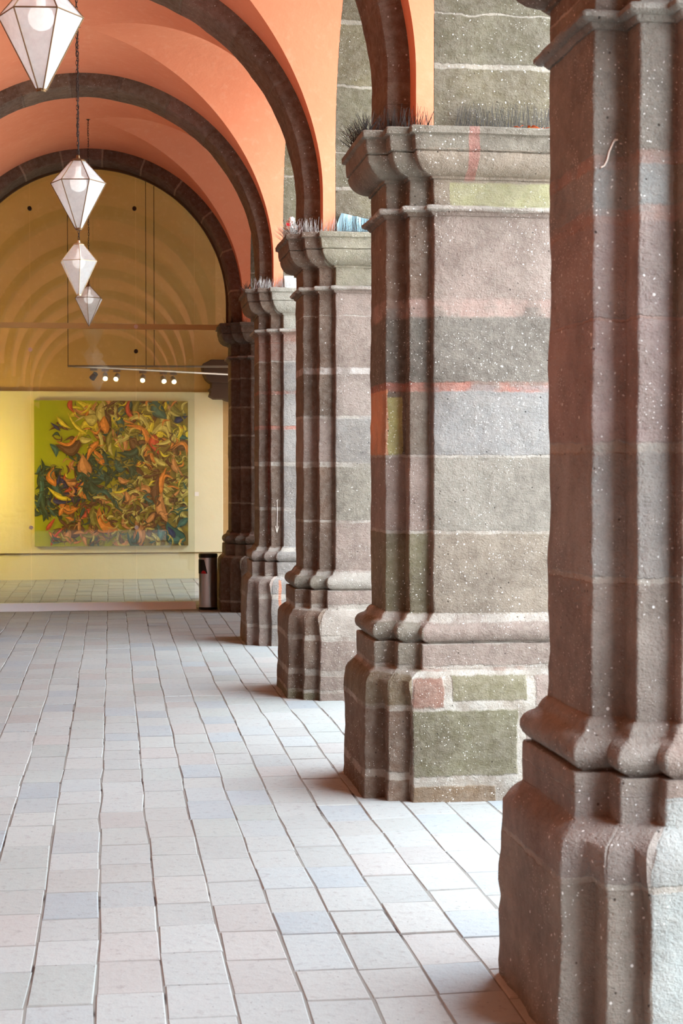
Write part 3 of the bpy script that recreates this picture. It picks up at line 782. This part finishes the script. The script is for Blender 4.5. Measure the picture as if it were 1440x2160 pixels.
# dark metal frame following the arch
V = []; F = []; N = 60
pth = [(1.0, -1.0+.0, None)]
rows = []
for i in range(7): rows.append((-1, ZC-RC+.03+(0-ZC+RC-.03)*i/6, None))
for i in range(1, N): rows.append((0, 0, PI*i/N))
for i in range(6, -1, -1): rows.append((1, ZC-RC+.03+(0-ZC+RC-.03)*i/6, None))
for (sx, z, a_) in rows:
    for (r, y) in ((1.512, -.02), (1.512, .02), (1.54, .02), (1.54, -.02)):
        V.append((CX+sx*r, y, RC+z) if a_ is None else (CX-r*math.cos(a_), y, RC+r*math.sin(a_)))
for i in range(len(rows)-1):
    for j in range(4): F.append((i*4+j, i*4+(j+1) % 4, (i+1)*4+(j+1) % 4, (i+1)*4+j))
F += [(3, 2, 1, 0), tuple((len(rows)-1)*4+j for j in range(4))]
tag(mobj('trim_2', V, F, plain('brown_frame', (84, 60, 36), .6), loc=(0, GY, 0)), kind='structure')

# ------------------------------------------------------------------ room behind the glass
WY = 23.83
m = MB(); m.box(-4.4, 6.0, WY, WY+.3, -.02, 6.6); tag(m.build('wall_end', M['room']), kind='structure')
m = MB(); m.box(-4.4, -4.2, 18.9, WY, -.02, 6.6); tag(m.build('wall_west', M['room']), kind='structure')
m = MB(); m.box(-4.2, XL-.4, 18.6, 18.9, -.02, 6.6); tag(m.build('wall_inner', M['room']), kind='structure')
m = MB(); m.box(XB+.3, 2.9, 19.3, 20.3, -.02, 6.6); m.box(2.6, 2.9, 20.3, WY, 3.2, 6.6); m.box(2.6, 2.9, 23.5, WY, -.02, 3.2)
tag(m.build('wall_east', M['room']), kind='structure')
m = MB(); m.box(XL-.4, XO, 18.76, 19.0, 5.12, 6.6); tag(m.build('wall_above', M['room']), kind='structure')
m = MB(); m.box(-4.2, 1.62, WY-.05, WY, .385, 2.73); o = tag(bevel(m.build('display_board', M['board']), .008), 'wide pale cream display board along the end wall', 'board')
m = MB(); m.box(-4.2, 2.2, WY-.02, WY, 0, .37); tag(m.build('baseboard_end', M['board']), kind='structure')
m = MB(); m.box(1.205, 1.265, WY-.056, WY-.05, 1.21, 1.27); tag(m.build('wall_label', M['white']), 'tiny white wall label to the right of the painting', 'label')

# painting
def painting():
    root = empty('abstract_painting', (0, WY-.05, 0), 'large square abstract painting of green, yellow and orange curling shapes', 'painting')
    X0, X1, Z0, Z1 = -1.10, 1.108, .488, 2.595
    k = NT('painted_canvas', .5, .4); P = k.obj(); x, y, z = k.sep(P)
    n = k.noise(P, 2.5, 4, .6)
    t = k.math('MULTIPLY', k.math('ADD', x, 1.1), .45)
    c = k.mix(k.sstep(k.math('ADD', t, k.math('MULTIPLY', n, .5)), .55, 1.1), srgb(150, 160, 22), srgb(118, 100, 48))
    c = k.mix(k.sstep(n, .45, .7, 0, .4), c, srgb(190, 180, 40)); k.color(c)
    m = MB(); m.box(X0, X1, -.045, 0, Z0, Z1); m.build('canvas', k.m, root)
    k = NT('paint_strokes', .45, .45); at = k.n('ShaderNodeAttribute', attribute_name='Col').outputs['Color']
    P = k.obj(); k.color(k.mix(k.sstep(k.noise(k.vscale(P, (1, 1, 1)), 18, 4, .6), .4, .7, 0, .35), at, srgb(60, 50, 20)))
    V = []; F = []; C = []; rnd = random.Random(7); st = [0]
    def px(u, v): return (X0+(u-45)/1305*(X1-X0), Z1-(v-60)/1225*(Z1-Z0))
    def leaf(u, v, ln, wd, ang, col, bend=.3, dark=True):
        """u, v on a 1440x1360 sheet; curved petal with a dark outline and a light ridge"""
        st[0] += 1; yy = -.0455-.00003*st[0]
        for layer, (sw, cc, dy) in enumerate(((1.14, tuple(q_*.3 for q_ in col), 0), (1.0, col, -.00001), (.42, tuple(min(1, q_*1.45+.02) for q_ in col), -.00002))):
            if layer == 0 and not dark: continue
            n_ = 12; base = len(V)
            for i in range(n_+1):
                tt = i/n_; s_ = (tt-.5)*ln; off = bend*ln*(math.sin(PI*tt)-.5); wv = math.sin(PI*min(1, tt*1.02+.0))**.7*wd*sw*(.8+.35*math.sin(tt*3+u))
                if layer == 2: s_ *= .75; off += wd*.1
                for sg in (-1, 1):
                    a_ = s_; b_ = off+sg*wv/2
                    X, Z = px(u+a_*math.cos(ang)-b_*math.sin(ang), v+a_*math.sin(ang)+b_*math.cos(ang))
                    V.append((min(X1-.001, max(X0+.001, X)), yy+dy, min(Z1-.001, max(Z0+.001, Z))))
            for i in range(n_): F.append((base+i*2, base+i*2+1, base+i*2+3, base+i*2+2)); C.append((*cc[:3], 1))
    c_ = lambda *a: srgb(*a)[:3]
    OL, DG, TE, YE, OR, RE, BR, CR, BL, SA = c_(116, 110, 40), c_(42, 72, 54), c_(52, 92, 84), c_(200, 182, 44), c_(192, 120, 44), c_(176, 72, 42), c_(92, 64, 34), c_(176, 164, 88), c_(38, 46, 90), c_(178, 124, 72)
    # filler by regions (u range, v range, palette, count, size)
    for (u0, u1, v0, v1, pal, n_, s0, s1) in (
        (380, 800, 80, 480, (YE, CR, OR, OL, YE, SA), 46, 90, 210), (640, 1340, 60, 380, (CR, OL, BR, OL, YE, TE), 60, 110, 240),
        (880, 1340, 380, 860, (OL, BR, CR, OL, OR, BR), 64, 100, 230), (60, 260, 620, 1050, (DG, TE, DG), 26, 110, 260),
        (240, 500, 560, 980, (BR, OR, RE, DG, SA, BL), 44, 80, 170), (430, 920, 520, 900, (DG, TE, DG, OL, DG), 70, 80, 190),
        (540, 1160, 800, 1280, (BR, OL, CR, BR, SA, DG), 90, 80, 200), (1000, 1340, 820, 1280, (OL, CR, TE, BR, DG), 50, 80, 180),
        (200, 640, 980, 1270, (BR, OR, OL, SA, BR), 34, 80, 170), (200, 380, 250, 560, (TE, BR, DG, OL), 16, 70, 140)):
        for _ in range(n_):
            ln = rnd.uniform(s0, s1); leaf(rnd.uniform(u0, u1), rnd.uniform(v0, v1), ln, ln*rnd.uniform(.2, .36), rnd.uniform(0, PI), rnd.choice(pal), rnd.uniform(-.55, .55))
    for a_ in ((630, 190, 230, 90, 1.2, CR, .2), (640, 260, 150, 80, 1.4, OR, .1), (520, 215, 120, 110, .2, CR, .1), (360, 110, 130, 50, 1.3, RE, .2), (400, 260, 260, 45, .85, YE, .1),
               (290, 250, 160, 34, .7, YE, .1), (225, 280, 110, 26, .7, BL, 0), (345, 440, 240, 90, -.2, BR, .3), (330, 400, 200, 60, -.3, OR, .3), (480, 390, 110, 90, 0, CR, .1), (600, 400, 240, 60, 1.4, CR, -.1),
               (690, 370, 220, 50, 1.9, OL, .1), (530, 480, 200, 70, 2.1, OR, .1), (590, 540, 170, 55, 1.0, OR, 0), (750, 400, 230, 45, 1.1, SA, .05), (780, 270, 60, 30, .3, OL, 0), (940, 330, 280, 80, .7, OR, -.25), (1070, 430, 180, 100, 1.3, RE, .1),
               (1160, 400, 190, 60, -.4, CR, .1), (1190, 240, 230, 70, 1.5, CR, .1), (920, 150, 230, 90, 1.5, OL, .2), (860, 130, 220, 36, 1.4, RE, .25), (930, 230, 220, 40, .3, CR, -.3), (1290, 210, 130, 60, -.4, BL, 0), (1100, 140, 200, 90, .9, TE, .1),
               (470, 610, 200, 120, 1.3, SA, .1), (200, 700, 170, 80, 1.5, OR, .2), (250, 720, 110, 30, 1.8, BL, 0), (350, 740, 120, 90, .3, SA, .2), (450, 820, 150, 90, 1.4, OR, .3), (250, 850, 230, 50, .5, YE, .1), (260, 905, 200, 60, .1, BL, .1),
               (340, 960, 180, 70, .1, OR, .2), (180, 1100, 130, 50, 2.2, RE, 0), (270, 990, 90, 34, 2.0, OR, 0), (470, 1010, 130, 70, -.5, RE, .1), (510, 1080, 190, 26, 1.3, BR, 0), (370, 1140, 200, 110, .1, BR, .1), (430, 1130, 210, 50, 1.5, SA, .1), (335, 1210, 120, 80, 1.4, SA, .2),
               (230, 1200, 200, 44, 2.2, RE, .1), (290, 1090, 120, 24, .7, BR, 0), (780, 600, 150, 80, .2, TE, .3), (560, 790, 170, 70, .5, DG, .3), (620, 850, 190, 50, .2, TE, -.3), (520, 860, 150, 44, 1.0, DG, .3), (1130, 740, 250, 50, 1.75, OR, .1), (1250, 600, 220, 50, 1.2, SA, .2), (800, 730, 110, 60, .2, SA, .2), (770, 820, 150, 40, -.2, YE, .1), (1080, 820, 300, 60, 1.6, BR, .1), (1130, 960, 260, 80, 1.4, SA, .15),
               (930, 1180, 240, 70, 1.4, SA, -.1), (1010, 1060, 160, 50, -.7, SA, .1), (640, 1080, 260, 120, .9, OR, .3), (560, 1060, 240, 60, 1.2, OL, .2), (1230, 1180, 230, 150, .8, TE, .2), (1205, 1170, 120, 50, 1.0, BL, 0), (1300, 1090, 130, 50, -.7, TE, 0), (1260, 1000, 120, 40, .2, CR, 0), (130, 880, 380, 60, 1.5, DG, .1), (90, 820, 340, 50, 1.7, TE, -.1), (180, 950, 200, 40, 1.2, TE, .1), (860, 480, 240, 50, -.3, DG, .2)):
        leaf(*a_)
    for _ in range(420):      # small broken touches over everything but the open green corner
        u, v = rnd.uniform(70, 1330), rnd.uniform(70, 1270)
        if u+v*.45 < 640 and v < 600: continue
        if u < 520 and 1000 < v and u+(v-1000) < 420: continue
        ln = rnd.uniform(40, 120); pal = (DG, TE, DG, OL) if (u < 250 or (430 < u < 900 and 480 < v < 860)) else ((BR, OL, CR, SA, BR, DG) if v > 800 else (CR, OL, YE, OR, BR, OL))
        leaf(u, v, ln, ln*rnd.uniform(.12, .26), rnd.uniform(0, PI), rnd.choice(pal), rnd.uniform(-.6, .6), rnd.random() < .5)
    o = mobj('brushwork', V, F, k.m, root)
    at = o.data.color_attributes.new('Col', 'FLOAT_COLOR', 'CORNER'); buf = []
    for p, c in zip(o.data.polygons, C): buf += list(c)*p.loop_total
    at.data.foreach_set('color', buf)
painting()

# track with spotlights
TZ = 2.96
tr = empty('lighting_track', (-.56, 21.65, TZ), 'long thin grey track with two rails meeting in a point, hung on rods', 'track')
Lp = Vector((0, 0, 0)); Rn = Vector((2.25, -.2, 0)); Rf = Vector((2.25, 1.62, 0))
m = MB(); m.bar(Lp, Rn, .014, 6); m.build('rail', M['steelrail'], tr)
m = MB(); m.bar(Lp, Rf, .016, 6); m.build('rail', M['steelrail'], tr)
for P_ in (Lp, Lp+(Rf-Lp)*.46, Lp+(Rn-Lp)*.50):
    m = MB(); m.bar(P_, P_+Vector((0, 0, 6.6-TZ)), .005, 6); m.build('hanging_rod', M['iron'], tr)
slab = ['unlit dark spotlight, leftmost on the track', 'lit spotlight next to the unlit one on the track', 'lit reddish spotlight, third from the left on the track', 'lit spotlight alone in the middle of the track', 'lit white spotlight, second from the right on the track', 'brightest spotlight at the right end of the row']
for i, u in enumerate((192, 216, 239, 293, 336, 357)):
    X = (u-228)/3416.2
    # intersect the sight line's plan direction with the far rail
    t = 0
    for s_ in range(400):
        t = s_/400; p = Lp+(Rf-Lp)*t; wx, wy = -.56+p.x, 21.65+p.y
        if wx/wy >= X*1.0: break
    sp = empty('track_spotlight', (wx, wy, TZ-.016), slab[i], 'spotlight')
    m = MB(); m.box(-.05, .05, -.014, .014, -.03, 0); m.build('adapter', M['steelrail'], sp)
    m = MB(); m.bar((.0, 0, -.03), (.0, -.0, -.075), .006, 8); m.build('stem', M['steelrail'], sp)
    dv = Vector((rnd.uniform(-.25, .25), -.75, -.55)).normalized() if i else Vector((-.5, .5, -.6)).normalized()
    c0 = Vector((0, 0, -.10)); a0 = c0-dv*.05; a1 = c0+dv*.045
    m = MB(); m.bar(a0, a1, .034, 16, .042); lh = m.build('lamp_head', M['steelrail' if i else 'iron'], sp)
    if i:
        m = MB(); m.bar(a1, a1+dv*.006, .027, 16); m.build('lamp_lens', M['lit'], lh)
        l = lamp('spot_beam', 'SPOT', 10, (1, .80, .42), a1+dv*.02, spot_size=2.4, spot_blend=.9, shadow_soft_size=.03)
        l.parent = sp; l.rotation_euler = Vector((dv.x, -dv.y, dv.z-.3)).to_track_quat('-Z', 'Y').to_euler()
# unseen fill lamps added to warm the room: one under the ceiling, left
cl = empty('ceiling_fill_lamp', (-3.2, 21.6, 5.9), 'round warm fill lamp added under the room ceiling, unseen to the left', 'lamp')
m = MB(); m.lathe([(.02, .70), (.02, .1), (.16, .08), (.18, 0), (.15, -.02)], (0, 0, 0), 24); m.build('fill_lamp_body', M['iron'], cl)
l = lamp('room_fill', 'POINT', 44, (1, .78, .40), (0, 0, -.12), shadow_soft_size=.15); l.parent = cl
fx = empty('floor_fill_lamp', (-2.7, 22.9, 0), 'warm fill lamp on a stand added in the room, unseen to the left', 'lamp')  # unseen stand lamp added to yellow the left of the board
m = MB(); m.lathe([(.14, 0), (.14, .02), (.015, .03), (.015, 1.2), (.09, 1.3), (.1, 1.36)], (0, 0, 0), 24); m.build('fill_lamp_stand', M['iron'], fx)
l = lamp('board_fill', 'POINT', 135, (1, .68, .13), (0, 0, 1.5), shadow_soft_size=.12); l.parent = fx

# dark stone bracket on the end wall at the right
cb = empty('stone_corbel', (1.30, 23.36, 2.78), 'dark stone corbel with a rounded capital beyond the last pier', 'corbel')
V = []; F = []
pr = [(.05, .36), (.005, .34), (-.0, .30), (.02, .20), (.06, .12), (.12, .07), (.6, .06), (.6, .40), (.12, .40)]
for yy in (0, .47):
    V += [(x_, yy, z_) for x_, z_ in pr]
n = len(pr); F = [tuple(range(n)), tuple(range(2*n-1, n-1, -1))]+[(i, n+i, n+(i+1) % n, (i+1) % n) for i in range(n)]
M['darkstone'] = plain('dark_brown_stone', (70, 52, 42), .9)
bevel(mobj('capital', V, F, M['darkstone'], cb), .012)
V = []; pr = [(.13, .07), (.13, -.0), (.095, -.02), (.12, -.06), (.10, -.12), (.17, -.16), (.30, -.16), (.34, -.18), (.6, -.24), (.6, .07)]; n = len(pr)
for yy in (.02, .415): V += [(x_, yy, z_) for x_, z_ in pr]
F = [tuple(range(n)), tuple(range(2*n-1, n-1, -1))]+[(i, n+i, n+(i+1) % n, (i+1) % n) for i in range(n)]
bevel(mobj('bracket', V, F, M['darkstone'], cb), .008)

# ------------------------------------------------------------------ steel bin
b = empty('trash_bin', (1.088, 18.50, 0), 'tall stainless steel bin with a black lid beside the furthest pier', 'bin', None)
R = .108
m = MB(); m.lathe([(R*.93, 0), (R*1.0, .004), (R*1.0, .028), (R*.96, .034)], n=40); m.build('base_ring', M['black'], b, smooth=False)
m = MB(); m.lathe([(R*.97, .030), (R*.97, .60)], n=48); m.build('body', M['steel'], b, smooth=True).modifiers.new('e', 'EDGE_SPLIT')
m = MB(); m.lathe([(R*.98, .596), (R*1.01, .60), (R*1.01, .628), (R*.96, .640), (R*.7, .646), (.001, .648)], n=48, caps=False); m.build('lid', M['black'], b, smooth=True).modifiers.new('e', 'EDGE_SPLIT')
V = []; F = []; n = 12      # curved sensor plate
lo, hi = -PI*.98, -PI*.54
for i in range(n+1):
    t = i/n; a_ = lo+(hi-lo)*t
    hi2 = lo+(hi-lo)*(t*.74); r_ = R*1.02
    V += [(r_*math.cos(a_), r_*math.sin(a_), .415), (r_*math.cos(hi2), r_*math.sin(hi2), .575)]
for i in range(n): F.append((i*2, i*2+2, i*2+3, i*2+1))
so_ = o = mobj('sensor_plate', V, F, M['black'], b); sm = o.modifiers.new('s', 'SOLIDIFY'); sm.thickness = .012
V = []; F = []
for i in range(n+1):
    a_ = -PI*.76+PI*.19*i/n; r_ = R*1.035
    V += [(r_*math.cos(a_), r_*math.sin(a_), .418), (r_*math.cos(a_), r_*math.sin(a_), .418+.032*math.sin(PI*(i/n*.9+.1))+.002)]
for i in range(n): F.append((i*2, i*2+2, i*2+3, i*2+1))
o = mobj('red_window', V, F, M['redlens'], so_); sm = o.modifiers.new('s', 'SOLIDIFY'); sm.thickness = .004
